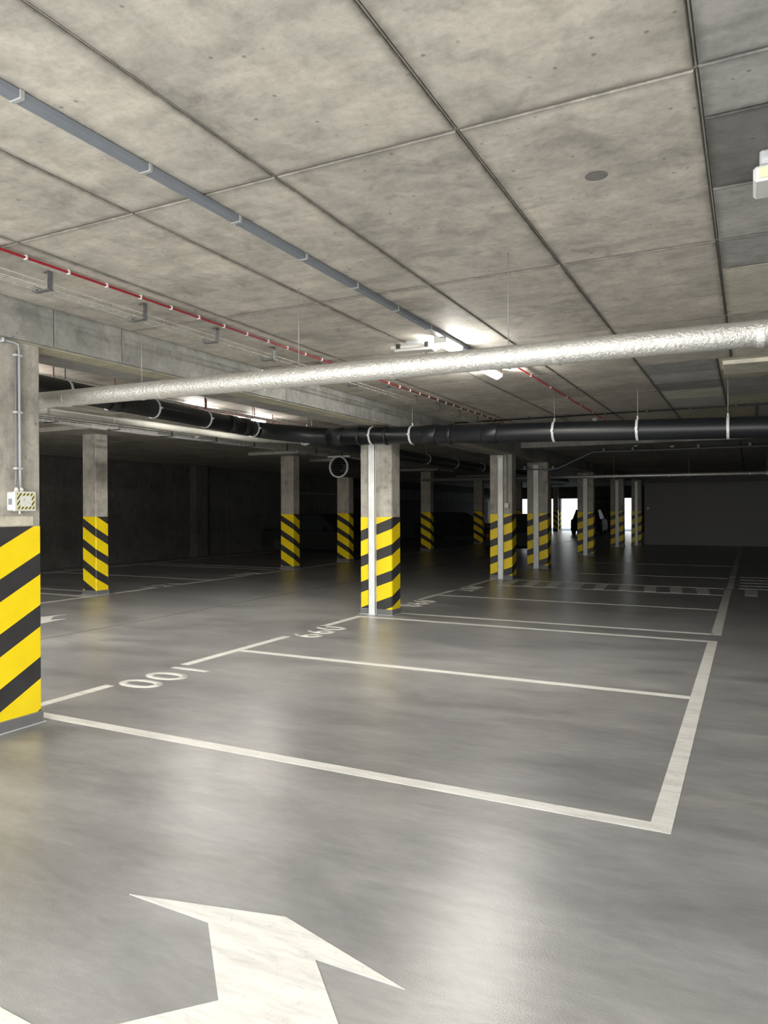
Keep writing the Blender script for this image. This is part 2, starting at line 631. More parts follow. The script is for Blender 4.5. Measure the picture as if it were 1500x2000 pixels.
def slab_mesh(w, d, mat):
    m = MB()
    bm = m.bm
    lay = bm.verts.layers.float.new('edge')

    def rect(ins, z, e):
        a, b_ = w / 2 - gap - ins, d / 2 - gap - ins
        vs = [bm.verts.new(v) for v in ((-a, -b_, z), (a, -b_, z), (a, b_, z), (-a, b_, z))]
        for v in vs:
            v[lay] = e
        return vs
    r = [rect(0, 0.014, 1), rect(0, 0.004, 1), rect(0.004, 0, 1), rect(0.045, 0, 0)]
    for a, b_ in zip(r[:-1], r[1:]):
        for k in range(4):
            bm.faces.new((a[k], a[(k + 1) % 4], b_[(k + 1) % 4], b_[k]))
    bm.faces.new(r[-1])
    bm.faces.new(r[0])
    bmesh.ops.recalc_face_normals(bm, faces=bm.faces[:])
    return m


proto = {}


def panel(x0, x1, y0, y1, mat='ceiling', name='formwork_panel', label=None, dz=0.0):
    key = (round(x1 - x0, 3), round(y1 - y0, 3), mat)
    if key not in proto:
        o = slab_mesh(x1 - x0, y1 - y0, mat).build(name, mat, ce, loc=(0, 0, 0))
        proto[key] = o
    else:
        o = proto[key].copy()
        COL.objects.link(o)
        o.parent = ce
    o.location = ((x0 + x1) / 2, (y0 + y1) / 2, HC + dz)
    if label:
        o['label'] = label
    return o


# main field in front of the beam
for j in range(len(ys) - 1):
    for i in range(len(xs) - 1):
        x0 = xs[i]
        x1 = xs[i + 1]
        if i == 0:
            x0 = -4.76
        if xs[i] > -1.2 and ys[j] > 6.3:
            continue
        panel(x0, x1, ys[j], ys[j + 1])
# right hand strip of odd filler boards
def strip(x0, x1, cuts):
    for (a, b_, m) in cuts:
        panel(x0, x1, a, b_, m)


strip(X0, 0.46, [(-2.7, -0.9, 'ceiling_grey'), (-0.9, 0.94, 'ceiling_grey'), (0.94, 2.74, 'ceiling_grey'), (2.74, 3.12, 'ceiling_grey'), (3.12, 3.83, 'ceiling_dark'), (3.83, 4.58, 'ceiling_grey')])
strip(0.46, 3.0, [(-2.7, -0.9, 'ceiling_grey'), (-0.9, 0.94, 'ceiling'), (0.94, 2.74, 'ceiling_grey'), (2.74, 4.58, 'ceiling'), (4.58, 6.40, 'ceiling_grey')])
strip(3.0, 6.0, [(-2.7, -0.9, 'ceiling_grey'), (-0.9, 0.94, 'ceiling'), (0.94, 2.74, 'ceiling_grey'), (2.74, 4.58, 'ceiling'), (4.58, 6.40, 'ceiling_grey')])
strip(X0, 0.46, [(4.58, 5.15, 'ceiling_grey'), (5.15, 6.40, 'ceiling_pale')])
# boards beyond
def row(y0, y1, cells):
    for (a, b_, m) in cells:
        panel(a, b_, y0, y1, m)


row(6.40, 7.45, [(-1.06, -0.165, 'ceiling'), (-0.165, 1.2, 'ceiling'), (1.2, 6, 'ceiling_grey')])
row(7.45, 8.20, [(-1.06, -0.165, 'ceiling'), (-0.165, 1.2, 'ceiling_pale'), (1.2, 6, 'ceiling')])
row(8.20, 8.85, [(-1.06, -0.30, 'ceiling_slate'), (-0.30, 1.2, 'ceiling_pale'), (1.2, 6, 'ceiling')])
row(8.85, 9.50, [(-1.06, -0.30, 'ceiling_grey'), (-0.30, 0.6, 'ceiling_olive'), (0.6, 6, 'ceiling')])
row(9.50, 10.15, [(-1.06, -0.30, 'ceiling_slate'), (-0.30, 6, 'ceiling_grey')])
row(10.15, 10.95, [(-1.06, -0.30, 'ceiling_pale'), (-0.30, 6, 'ceiling_grey')])
row(10.95, 11.9, [(-1.06, -0.30, 'ceiling_grey'), (-0.30, 6, 'ceiling_olive')])
row(11.9, 13.7, [(-1.06, 0.1, 'ceiling_olive'), (0.1, 6, 'ceiling_grey')])
# proud filler board beyond the silver pipe, with its thickness showing
o = struct(MB().box(-0.25, 1.6, 8.32, 8.95, HC - 0.045, HC - 0.001, 0.004).build('trim_1', 'ceiling_pale'), 'proud pale filler board on the ceiling')
# far ceiling
ysf = [Y0 + GY * 6 + 3.0 * k for k in range(0, 14)]
for j in range(len(ysf) - 1):
    panel(-4.74, -0.2, ysf[j], ysf[j + 1], 'ceiling')
    panel(-0.2, 6.0, ysf[j], ysf[j + 1], 'ceiling_grey')
panel(-4.76, 6.0, -6.0, Y0 - 3 * GY, 'ceiling')
# other side of the beam
xl = [-5.36 - 1.75 * k for k in range(0, 8)]
for i in range(len(xl) - 1):
    for j, y0 in enumerate([-6 + 3.6 * k for k in range(0, 16)]):
        panel(max(xl[i + 1], -17.6), xl[i], y0, y0 + 3.6, 'ceiling')
# mortar ridges standing in the joints
mb = MB()
for x in xs[1:]:
    y1 = 4.58 if x > -0.5 else 13.7
    mb.box(x - 0.003, x + 0.003, -2.7, y1, HC + 0.005, HC + 0.02)
for y in ys[:-1]:
    mb.box(-4.76, 0.4 if y < 7 else -1.06, y - 0.003, y + 0.003, HC + 0.005, HC + 0.02)
tag(mb.build('joint_ridge', 'joint', ce), 'thin mortar ridges in the panel joints', kind='stuff')
# round cast-in cover
MB().tube([(-0.63, 3.43, HC - 0.0008), (-0.63, 3.43, HC + 0.002)], 0.052, 20).build('round_cover', 'ceiling_dark', ce)['label'] = 'small round dark patch'

# ------------------------------------------------------------------ beam over the columns
ZB = CAMH + 1.245
bt = thing('concrete_beam', 'long downstand concrete beam running over the columns', 'beam', (-5.05, -6, ZB), kind='structure')
del bt['category']
MB().box(-5.35, -4.765, -6, 34, ZB, HC + 0.02).build('core', 'beam', bt)
cuts = [-6, -2.4, 1.2, 3.80, 4.47, 6.9, 9.0, 10.35, 13.9, 17.5, 21, 24.6, 28, 31, 34]
for a, b_ in zip(cuts[:-1], cuts[1:]):
    MB().box(-4.768, -4.735, a + 0.004, b_ - 0.004, ZB + 0.003, HC + 0.001, 0.003).build('formwork_panel', 'beam', bt)
for a, b_ in zip(cuts[:-1], cuts[1:]):
    MB().box(-5.0, -4.775, a + 0.003, b_ - 0.003, ZB - 0.006, ZB + 0.004, 0.002).build('soffit_board', 'ceiling_olive', bt)

struct(MB().box(-4.73, 6.0, 16.35, 16.85, CAMH + 1.40, HC - 0.001, 0.01).build('concrete_beam', 'beam'), 'unseen shallow cross beam added to shade the far ceiling')  # guessed beam, hidden by the pipe, added to keep light off the ceiling beyond

# ------------------------------------------------------------------ walls
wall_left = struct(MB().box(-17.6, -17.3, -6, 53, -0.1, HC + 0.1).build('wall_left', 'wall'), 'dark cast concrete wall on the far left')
for k, y in enumerate([3, 5.6, 8.2, 10.8, 13.4, 16.0, 18.6, 21.2, 23.8]):
    MB().box(-17.31, -17.27, y + 0.006, y + 2.594, 0.0, HC - 0.02, 0.004).build('formwork_panel', 'wall', wall_left)
MB().box(-17.3, -17.0, 19.3, 19.9, 0, HC - 0.01, 0.01).build('pilaster', 'wall', wall_left)
wn_ = struct(MB().box(-17.6, 6.0, -2.9, -2.6, 2.6, HC + 0.1).build('wall_near', 'wall'), 'lintel wall behind the viewer, over an opening assumed for the added light')  # opening made up to go with the added area light
MB().box(-17.6, -6.3, -2.9, -2.6, -0.1, 2.6).build('solid_bay', 'wall', wn_)
MB().box(1.9, 6.0, -2.9, -2.6, -0.1, 2.6).build('solid_bay', 'wall', wn_)
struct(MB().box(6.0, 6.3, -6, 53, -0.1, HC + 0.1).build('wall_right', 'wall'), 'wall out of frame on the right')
wf = struct(MB().box(-4.2, 6.0, 34.0, 34.3, -0.1, HC + 0.02).build('wall_far', 'rwall'), 'smooth light grey end wall in the dark on the right')
MB().box(-4.2, 6.0, 33.9, 34.01, CAMH + 1.12, HC + 0.01).build('head_beam', 'dark_metal', wf)
# tiny white switch on that wall
sw = MB().box(-4.09, -4.0, 33.965, 34.0, CAMH - 0.05, CAMH + 0.05, 0.006).build('wall_switch', 'white_plastic')
tag(sw, 'tiny white switch on the grey end wall', 'switch')
# rear facade with open bays to daylight
rf = struct(MB().box(-17.6, 6.0, 52.0, 52.3, CAMH + 0.72, HC + 0.1).build('wall_rear', 'wall'), 'lintel wall above the daylight openings at the very back')
MB().box(-6.9, 6.0, 52.0, 52.3, -0.1, CAMH + 0.8).build('solid_bay', 'wall', rf)
MB().box(-17.6, -17.35, 52.0, 52.3, -0.1, CAMH + 0.8).build('solid_bay', 'wall', rf)
MB().box(-10.3, -7.75, 52.0, 52.3, -0.1, CAMH + 0.8).build('solid_bay', 'wall', rf)
# door in the left wall
dr = MB().box(-17.30, -17.24, 25.9, 29.2, 0, CAMH + 0.75, 0.004).build('door_1', 'rwall')
struct(dr, 'dark double steel door in the left wall')
for y in (26.0, 27.6):
    MB().box(-17.245, -17.215, y, y + 1.5, 0.03, CAMH + 0.68, 0.004).build('door_leaf', 'wall', dr)
MB().tube([(-17.2, 27.4, 1.0), (-17.17, 27.4, 1.0), (-17.17, 27.25, 1.0)], 0.012, 6).build('door_handle', 'galv', dr)

# black panel put in as the darkness around a ribbed lintel, left wall
g2 = struct(MB().box(-17.3, -17.22, 31.0, 51.0, 0, CAMH + 0.54).build('shade_panel', 'matte_black'), 'long black panel standing in for the darkness on the left wall, deep in the garage')
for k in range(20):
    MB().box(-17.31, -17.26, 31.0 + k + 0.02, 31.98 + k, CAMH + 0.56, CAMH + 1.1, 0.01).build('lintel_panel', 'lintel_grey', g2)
MB().box(-17.31, -17.24, 31.0, 51.0, CAMH + 1.1, HC - 0.003).build('shade_strip', 'matte_black', g2)  # black strip for the darkness above the lintel

# ------------------------------------------------------------------ outside, seen through the openings
struct(MB().box(-45, 30, 52.9, 90, -0.25, -0.04).build('ground', 'asphalt'), 'sunlit paving outside the garage')
ow = tag(MB().box(-40, 20, 66, 66.4, -0.1, 7).build('boundary_wall', 'render_wall'), 'pale sunlit rendered wall outside the daylight openings', 'wall', kind='structure')
del ow['category']

struct(MB().box(-40, 20, 53.1, 57.5, HC + 0.02, HC + 0.3).build('sky_blocker', 'wall'), 'unseen slab added outside to cut the skylight at the openings')  # out of sight; added to hold skylight back from the rear openings

# ------------------------------------------------------------------ columns
def column(x0, x1, y0, y1, slope, phase, label, top=None, z_stripe=1.485, cap=True, group=None, thr=0.415):
    """phase: height (above floor) of a black band's upper edge at the front left corner"""
    top = ZB if top is None else top
    t = thing('concrete_column', label, 'column', ((x0 + x1) / 2, (y0 + y1) / 2, 0), group)
    MB().box(x0 + 0.003, x1 - 0.003, y0 + 0.003, y1 - 0.003, 0.0, top + 0.004, 0.012).build('shaft', 'column', t)
    # painted hazard band, wrapping round the four sides
    bm = bmesh.new()
    uvl = bm.loops.layers.uv.new('wrap')
    c = 0.013
    w, d = x1 - x0, y1 - y0
    P = [(x0, y0 + c), (x0 + c, y0), (x1 - c, y0), (x1, y0 + c), (x1, y1 - c), (x1 - c, y1), (x0 + c, y1), (x0, y1 - c)]
    us = [0]
    for i in range(8):
        a, b_ = P[i], P[(i + 1) % 8]
        us.append(us[-1] + math.hypot(b_[0] - a[0], b_[1] - a[1]))
    z0, z1 = 0.085, z_stripe
    per = 0.393
    lo = [bm.verts.new((x, y, z0)) for x, y in P]
    hi = [bm.verts.new((x, y, z1)) for x, y in P]
    def ph(u, z):
        return (phase + slope * u - z) / per
    for i in range(8):
        j = (i + 1) % 8
        f = bm.faces.new((lo[i], lo[j], hi[j], hi[i]))
        for l, (u, z) in zip(f.loops, ((us[i], z0), (us[i + 1], z0), (us[i + 1], z1), (us[i], z1))):
            l[uvl].uv = (u, ph(u, z))
    bm.faces.new(hi)
    bm.faces.new(lo[::-1])
    for f in bm.faces[-2:]:
        for l in f.loops:
            l[uvl].uv = (0, 0.7)
    bmesh.ops.recalc_face_normals(bm, faces=bm.faces[:])
    me = bpy.data.meshes.new('hazard_band')
    bm.to_mesh(me)
    bm.free()
    me.materials.append(MAT['hazard'])
    o = bpy.data.objects.new('hazard_band', me)
    COL.objects.link(o)
    o.parent = t
    o.location = -Vector(t.location)
    o['label'] = 'yellow and black diagonal warning stripes'
    mb = MB().box(x0 - 0.008, x1 + 0.008, y0 - 0.008, y1 + 0.008, 0, 0.088, 0.006)
    mb.build('skirting', 'skirting', t)['label'] = 'grey painted foot'
    MB().box(x0 - 0.02, x1 + 0.02, y0 - 0.02, y1 + 0.02, 0, 0.007, 0.002).build('sealant', 'light_grey', t)
    return t


GM = 'striped columns under the long beam'
GL = 'striped columns of the left row'
column(-5.35, -4.79, 3.10, 3.72, 0.53, CAMH - 0.934, 'nearest striped column cut by the left edge, electrical box on it')
column(-5.35, -4.81, 9.77, 10.07, 0.37, CAMH - 0.33, 'central striped concrete column with steel rail between stalls 099 and 098')
column(-5.35, -4.82, 15.98, 16.30, 0.37, CAMH - 0.33, 'striped column at the start of the hatched walkway, small box on it')
column(-5.38, -4.81, 19.20, 19.50, 0.37, CAMH - 0.33, 'striped column with steel rail directly behind the hatched walkway')
column(-5.30, -4.75, 25.2, 25.5, 0.37, CAMH - 0.33, 'dim striped column with steel rail, dark car behind its right side')
column(-5.22, -4.68, 31.3, 31.6, 0.37, CAMH - 0.33, 'very dim striped column, second last steel rail before the grey wall')
column(-4.62, -4.20, 33.0, 33.35, 0.37, CAMH - 0.33, 'unlit striped column touching the left end of the grey wall')
CAPZ = HC - 0.085
LC = [(9.72, 'brightly lit striped column of the left row beside stall 121'),
      (16.25, 'second striped column of the left row beyond stall 120'),
      (19.25, 'striped column of the left row standing under the round fan'),
      (25.6, 'dim striped column of the left row right of the central column'),
      (31.6, 'very dark striped column of the left row left of the walkway column'),
      (37.9, 'black silhouetted column of the left row against the daylight'),
      (44.3, 'slim distant column beside the daylight openings')]
for y, lab in LC:
    w = 0.36 if y < 10 else 0.42
    _c = column(-11.36, -11.36 + w, y, y + 0.30, -0.56, CAMH - 0.13, lab, top=CAPZ)
    MB().box(-11.95, -10.35, y - 0.65, y + 0.95, CAPZ, HC - 0.001, 0.006).build('capital', 'column', _c)
column(-12.47, -12.12, 51.2, 51.5, -0.56, CAMH - 0.13, 'slim black silhouetted column in the daylight opening', top=HC)
column(-13.1, -12.72, 54.6, 55.0, 0.5, CAMH - 0.3, 'sunlit yellow striped post outside the daylight opening', top=2.6)

# ------------------------------------------------------------------ steel rails on the column fronts
def rail(xc, y, top, label, w=0.115, group=None):
    d = 0.05
    t = thing('steel_rail', label, 'rail', (xc, y - d / 2, 0), group)
    mb = MB()
    x0, x1 = xc - w / 2, xc + w / 2
    y0 = y - d - 0.008
    mb.box(x0, x1, y0, y0 + 0.006, 0.0, top)
    mb.box(x0, x0 + 0.006, y0, y - 0.009, 0.0, top)
    mb.box(x1 - 0.006, x1, y0, y - 0.009, 0.0, top)
    mb.box(x0 + 0.022, x0 + 0.032, y0 - 0.006, y0, 0.0, top)
    mb.box(x1 - 0.032, x1 - 0.022, y0 - 0.006, y0, 0.0, top)
    mb.build('channel', 'rail_steel', t)
    MB().box(x0 - 0.008, x1 + 0.008, y0 - 0.01, y - 0.009, 0.0, 0.012, 0.002).build('foot_plate', 'galv', t)
    mb = MB().box(x0 - 0.006, x1 + 0.006, y0 - 0.012, y - 0.009, top - 0.05, top, 0.003)
    mb.build('end_cap', 'galv', t)
    return t


rail(-5.125, 9.77, ZB - 0.02, 'bright galvanised steel rail up the front of the central column')
rail(-5.08, 15.98, ZB - 0.02, 'galvanised steel rail on the column starting the hatched walkway', 0.13)
rail(-5.12, 19.20, ZB - 0.06, 'galvanised steel rail on the column behind the hatched walkway', 0.15)
rail(-5.02, 25.2, ZB - 0.06, 'pale steel rail on the dim column with car behind', 0.15)
rail(-4.94, 31.3, ZB - 0.06, 'dim steel rail, second from the grey end wall', 0.14)
rail(-4.40, 33.0, ZB - 0.06, 'thin dim steel rail nearest the grey end wall', 0.12)

# ------------------------------------------------------------------ silver insulated pipes
def insulated_pipe(pts, r, label, bands, mat='foil'):
    t = thing('insulated_pipe', label, 'pipe', pts[0])
    MB().tube(pts, r, 28).build('foil_wrap', mat, t)
    for (c, ax) in bands:
        MB().ring(c, ax, r - 0.001, 0.035, 0.004, 26).build('tape_band', mat, t)
    return t


ZS = CAMH + 0.915
sp = insulated_pipe([(-9.5, 4.21, CAMH + 0.96), (-5.4, 4.21, CAMH + 0.945), (-2.76, 4.21, CAMH + 0.92), (3.0, 4.21, CAMH + 0.88)], 0.068,
                    'thick silver foil insulated pipe crossing the whole view near the lamps',
                    [((x, 4.21, CAMH + 0.92 - (x + 2.76) * 0.0085), (1, 0, 0)) for x in (-6.2, -5.1, -4.05, -3.1, -2.05, -1.0, 0.05)])
for x, zt in ((-4.25, 1.40), (-2.785, 1.536), (-1.29, 1.536), (0.2, 1.536), (-5.75, 1.536)):
    z = CAMH + 0.92 - (x + 2.76) * 0.0085
    h = MB().ring((x, 4.21, z), (1, 0, 0), 0.0665, 0.016, 0.0035, 24).build('pipe_hanger', 'foil', sp)
    MB().tube([(x, 4.21, z + 0.07), (x, 4.21, CAMH + zt)], 0.0032, 6).build('rod', 'rod_steel', h, loc=(0, 0, 0))
# left aisle pipe under the black drain
insulated_pipe([(-8.15, -2.5, CAMH + 1.3), (-8.15, 10.9, CAMH + 1.3), (-7.68, 11.4, CAMH + 1.3), (-7.68, 30, CAMH + 1.3)], 0.055,
               'pale insulated pipe running beneath the black drain on the left', [((-8.15, y, CAMH + 1.3), (0, 1, 0)) for y in (5.2, 6.4, 7.5)], 'dull_wrap')
ip = insulated_pipe([(-9.5, 21.6, CAMH + 0.95), (4, 21.6, CAMH + 0.91)], 0.05, 'thin silver pipe crossing the dark background above the far rails',
                    [((x, 21.6, CAMH + 0.92), (1, 0, 0)) for x in (-4, -2, 0)])
for x in (-3.5, -1.5, 0.4):
    h = MB().ring((x, 21.6, CAMH + 0.925), (1, 0, 0), 0.052, 0.03, 0.006, 16).build('pipe_hanger', 'galv', ip)
    MB().tube([(x, 21.6, CAMH + 0.97), (x, 21.6, HC)], 0.005, 6).build('rod', 'rod_steel', h, loc=(0, 0, 0))

# ------------------------------------------------------------------ black drain pipe
bp = thing('drain_pipe', 'large black plastic drain pipe bending in front of the central column top', 'pipe', (-6.5, 2, CAMH + 1.3))
RB = 0.128
zA = lambda y: CAMH + 1.19 + (8.7 - y) * 0.026
zB = lambda x: CAMH + 0.945 + (-x) * 0.029
MB().tube([(-6.5, 1.5, zA(1.5)), (-6.5, 5.0, zA(5.0)), (-6.5, 8.75, zA(8.75))], 0.112, 24).build('pipe_run', 'black_pipe', bp)
MB().tube([(-6.5, 8.7, zA(8.7)), (-6.46, 8.95, zA(8.9)), (-6.28, 9.22, CAMH + 1.17), (-6.05, 9.42, CAMH + 1.15), (-5.75, 9.5, zB(-5.75))], [0.116, 0.122, 0.126, 0.128, 0.13], 24).build('bend', 'black_pipe', bp)
MB().tube([(-5.8, 9.5, zB(-5.8)), (-2.8, 9.5, zB(-2.8)), (0, 9.5, zB(0)), (3.5, 9.5, zB(3.5))], RB, 28).build('pipe_run', 'black_pipe', bp)
for (x, w) in ((-5.55, 0.16), (-4.75, 0.05), (-4.05, 0.22), (-3.75, 0.07), (-3.15, 0.22), (0.85, 0.2), (-5.2, 0.05)):
    MB().tube([(x - w / 2, 9.5, zB(x - w / 2)), (x - w / 2 + 0.015, 9.5, zB(x)), (x + w / 2 - 0.015, 9.5, zB(x)), (x + w / 2, 9.5, zB(x + w / 2))],
              [RB + 0.002, RB + 0.012, RB + 0.012, RB + 0.002], 28, cap=True).build('coupling', 'black_pipe', bp)
for y in (6.0, 8.1, 8.4):
    MB().tube([(-6.5, y - 0.08, zA(y)), (-6.5, y + 0.08, zA(y))], 0.123, 24).build('coupling', 'black_pipe', bp)
# short branch dropping behind
MB().tube([(-5.95, 9.45, CAMH + 1.13), (-5.75, 9.75, CAMH + 1.05), (-5.6, 10.1, CAMH + 1.03)], 0.07, 16).build('branch', 'black_pipe', bp)
for x in (-6.14, -4.99, -4.34, -2.29, -1.25, -0.23, 0.9):
    zc = zB(x) if x > -6 else CAMH + 1.155
    h = MB().ring((x, 9.5, zc), (1, 0, 0), RB + 0.003, 0.03, 0.006, 30)
    h.box(x - 0.016, x + 0.016, 9.5 - RB - 0.035, 9.5 - RB, zc - 0.012, zc + 0.012, 0.002)
    h.box(x - 0.016, x + 0.016, 9.5 + RB, 9.5 + RB + 0.035, zc - 0.012, zc + 0.012, 0.002)
    h.tube([(x, 9.5, zc + RB), (x, 9.5, zc + RB + 0.045)], 0.012, 8)
    h = h.build('pipe_hanger', 'galv', bp)
    zt = HC if x > -4.7 or x < -5.4 else ZB
    MB().tube([(x, 9.5, zc + RB + 0.01), (x, 9.5, zt)], 0.005, 6).build('rod', 'rod_steel', h, loc=(0, 0, 0))
for y in (4.1, 5.35, 6.62, 7.56, 8.6):
    h = MB().ring((-6.5, y, zA(y)), (0, 1, 0), 0.115, 0.028, 0.006, 30)
    h.box(-6.5 + 0.115, -6.5 + 0.15, y - 0.015, y + 0.015, zA(y) - 0.01, zA(y) + 0.01, 0.002)
    h = h.build('pipe_hanger', 'galv', bp)
    MB().tube([(-6.5, y, zA(y) + 0.11), (-6.5, y, HC)], 0.005, 6).build('rod', 'dark_metal', h, loc=(0, 0, 0))

b2 = thing('drain_pipe', 'dark drain pipe receding behind the central column, hung by small clips', 'pipe', (-6.6, 10, CAMH + 1.15))
MB().tube([(-6.5, 10.0, CAMH + 1.16), (-6.6, 14, CAMH + 1.15), (-6.75, 30, CAMH + 1.12)], 0.11, 20).build('pipe_run', 'black_pipe', b2)
for y in (12.2, 13.6, 15.2, 17.0, 19):
    h = MB().ring((-6.6, y, CAMH + 1.15), (0, 1, 0), 0.112, 0.03, 0.006, 20).build('pipe_hanger', 'galv', b2)
    MB().tube([(-6.6, y, CAMH + 1.26), (-6.6, y, HC)], 0.005, 6).build('rod', 'rod_steel', h, loc=(0, 0, 0))

# ------------------------------------------------------------------ ceiling services
tr = thing('cable_trunking', 'grey cable trunking clipped to the ceiling, ending at the lamp', 'conduit', (-2.39, 1.5, HC))
MB().box(-2.418, -2.364, -3.5, 7.3, HC - 0.034, HC - 0.002, 0.004).build('trunking', 'grey_plastic', tr)
y = 1.766 - 0.634 * 7
cl0 = None
while y < 7.0:
    if cl0 is None:
        cl0 = MB().box(-0.031, 0.031, -0.011, 0.011, -0.037, -0.001, 0.003).build('clip', 'clip_grey', tr, loc=(0, 0, 0))
        c = cl0
    else:
        c = cl0.copy()
        COL.objects.link(c)
        c.parent = tr
    c.location = (-2.391 - tr.location.x, y - tr.location.y, 0)
    y += 0.634


def red_cable(x, y0, y1, y_first, step, label, r=0.009):
    t = thing('red_cable', label, 'cable', (x, y0, HC - 0.02))
    MB().tube([(x, y0, HC - 0.018), (x, y1, HC - 0.018)], r, 8).build('cable', 'red', t)
    y = y_first
    p = None
    while y < y1 and y - y_first < 12:
        if p is None:
            p = MB().box(-0.012, 0.012, -0.0075, 0.0075, -0.031, -0.002, 0.002).build('clip', 'white_plastic', t, loc=(0, 0, 0))
            c = p
        else:
            c = p.copy()
            COL.objects.link(c)
            c.parent = t
        c.location = (0, y - y0, 0.02)
        y += step
    return t


red_cable(-3.87, -3.5, 13.6, 2.91 - 0.305 * 3, 0.305, 'red alarm cable clipped to the ceiling left of the trunking')
red_cable(-2.22, 6.9, 24, 7.2, 0.9, 'thin dark red cable beyond the glowing lamp', 0.008)
ck = thing('black_cable', 'thin black cable crossing the ceiling above the big black pipe', 'cable', (-4.4, 11.86, HC - 0.03))
MB().tube([(-4.6, 11.86, HC - 0.03), (5.5, 11.86, HC - 0.03)], 0.012, 8).build('cable', 'black_pipe', ck)
for k in range(9):
    x = -3.9 + 0.62 * k
    MB().box(x - 0.015, x + 0.015, 11.835, 11.885, HC - 0.055, HC - 0.003, 0.002).build('clip', 'dark_metal', ck)
cd = thing('conduit', 'thin grey conduit bending down from the dark ceiling towards the columns', 'conduit', (-4.1, 19.1, HC - 0.1))
MB().tube([(5.5, 19.3, CAMH + 1.45), (-3.6, 19.0, CAMH + 1.45), (-4.45, 18.9, CAMH + 1.06), (-4.7, 18.9, CAMH + 1.03), (-5.45, 18.9, CAMH + 1.06)], 0.018, 8).build('tube', 'grey_plastic', cd)
for x, z in ((-3.3, 1.47), (-2.6, 1.47), (-1.1, 1.47), (0.0, 1.47), (-4.6, 1.06), (-5.35, 1.08)):
    MB().box(x - 0.03, x + 0.03, 18.87, 19.2, CAMH + z - 0.03, CAMH + z + 0.06, 0.003).build('clip', 'grey_plastic', cd)


def wire_tray(name, x, w, z, h, y0, y1, step, label, br_y, mat='wire', br='bracket', side=1):
    t = thing(name, label, 'cable tray', (x, y0, z))
    mb = MB()
    rr = 0.0028
    for (dx, dz) in ((-w / 2, 0), (-w / 6, 0), (w / 6, 0), (w / 2, 0), (-w / 2, h), (w / 2, h)):
        mb.tube([(x + dx, y0, z + dz), (x + dx, y1, z + dz)], rr, 5)
    y = y0
    while y < y1:
        mb.tube([(x - w / 2, y, z + h), (x - w / 2, y, z), (x + w / 2, y, z), (x + w / 2, y, z + h)], rr, 4)
        y += step
    tag(mb.build('wire_mesh', mat, t), kind='stuff')
    p = None
    for y in br_y:
        if p is None:
            m2 = MB()
            zt = HC - z - 0.003
            sx = w / 2 + 0.012
            m2.box(side * sx - 0.002, side * sx + 0.002, -0.02, 0.02, -0.012, zt)       # upright strap
            m2.box(min(side * sx, side * (sx - 0.05)), max(side * sx, side * (sx - 0.05)), -0.02, 0.02, zt - 0.004, zt)
            m2.box(-w / 2 - 0.02, w / 2 + 0.02, -0.02, 0.02, -0.012, -0.006)
            m2.box(-w / 2 - 0.02, -w / 2 - 0.016, -0.02, 0.02, -0.012, 0.03)
            m2.box(-w / 2 - 0.03, -w / 2 + 0.005, -0.028, 0.028, -0.01, 0.022, 0.004)
            p = m2.build('bracket', br, t, loc=(0, 0, 0))
            c = p
        else:
            c = p.copy()
            COL.objects.link(c)
            c.parent = t
        c.location = (0, y - y0, 0)
    return t


wire_tray('wire_cable_tray', -4.06, 0.10, CAMH + 1.425, 0.035, -3, 13, 0.10, 'thin wire cable tray hung by steel brackets beside the beam',
          [3.18 - 0.815 * 2 + 0.815 * k for k in range(0, 13)])
t2 = wire_tray('wire_cable_tray', -6.75, 0.20, CAMH + 1.40, 0.05, 2, 14, 0.14, 'wire cable tray with red cables directly above the black drain',
               [], 'wire')
for dx, m in ((-0.05, 'red'), (0.0, 'red'), (0.05, 'white_plastic')):
    MB().tube([(-6.75 + dx, 2, CAMH + 1.412), (-6.75 + dx, 14, CAMH + 1.412)], 0.011, 6).build('cable', m, t2)
for x, y in ((-6.62, 5.3), (-6.62, 6.13), (-6.62, 7.71), (-6.68, 7.80), (-6.65, 8.84), (-6.86, 9.6), (-6.86, 5.3), (-6.86, 10.4), (-6.62, 10.4)):
    MB().tube([(x, y, CAMH + 1.39), (x, y, HC - 0.003)], 0.008, 6).build('drop_rod', 'copper_red', t2)
wire_tray('wire_cable_tray', -9.3, 0.22, CAMH + 1.33, 0.06, 3, 22, 0.15, 'broad pale cable tray hung low in front of the left column tops',
          [5 + 1.2 * k for k in range(0, 12)], 'light_grey', 'dark_metal')

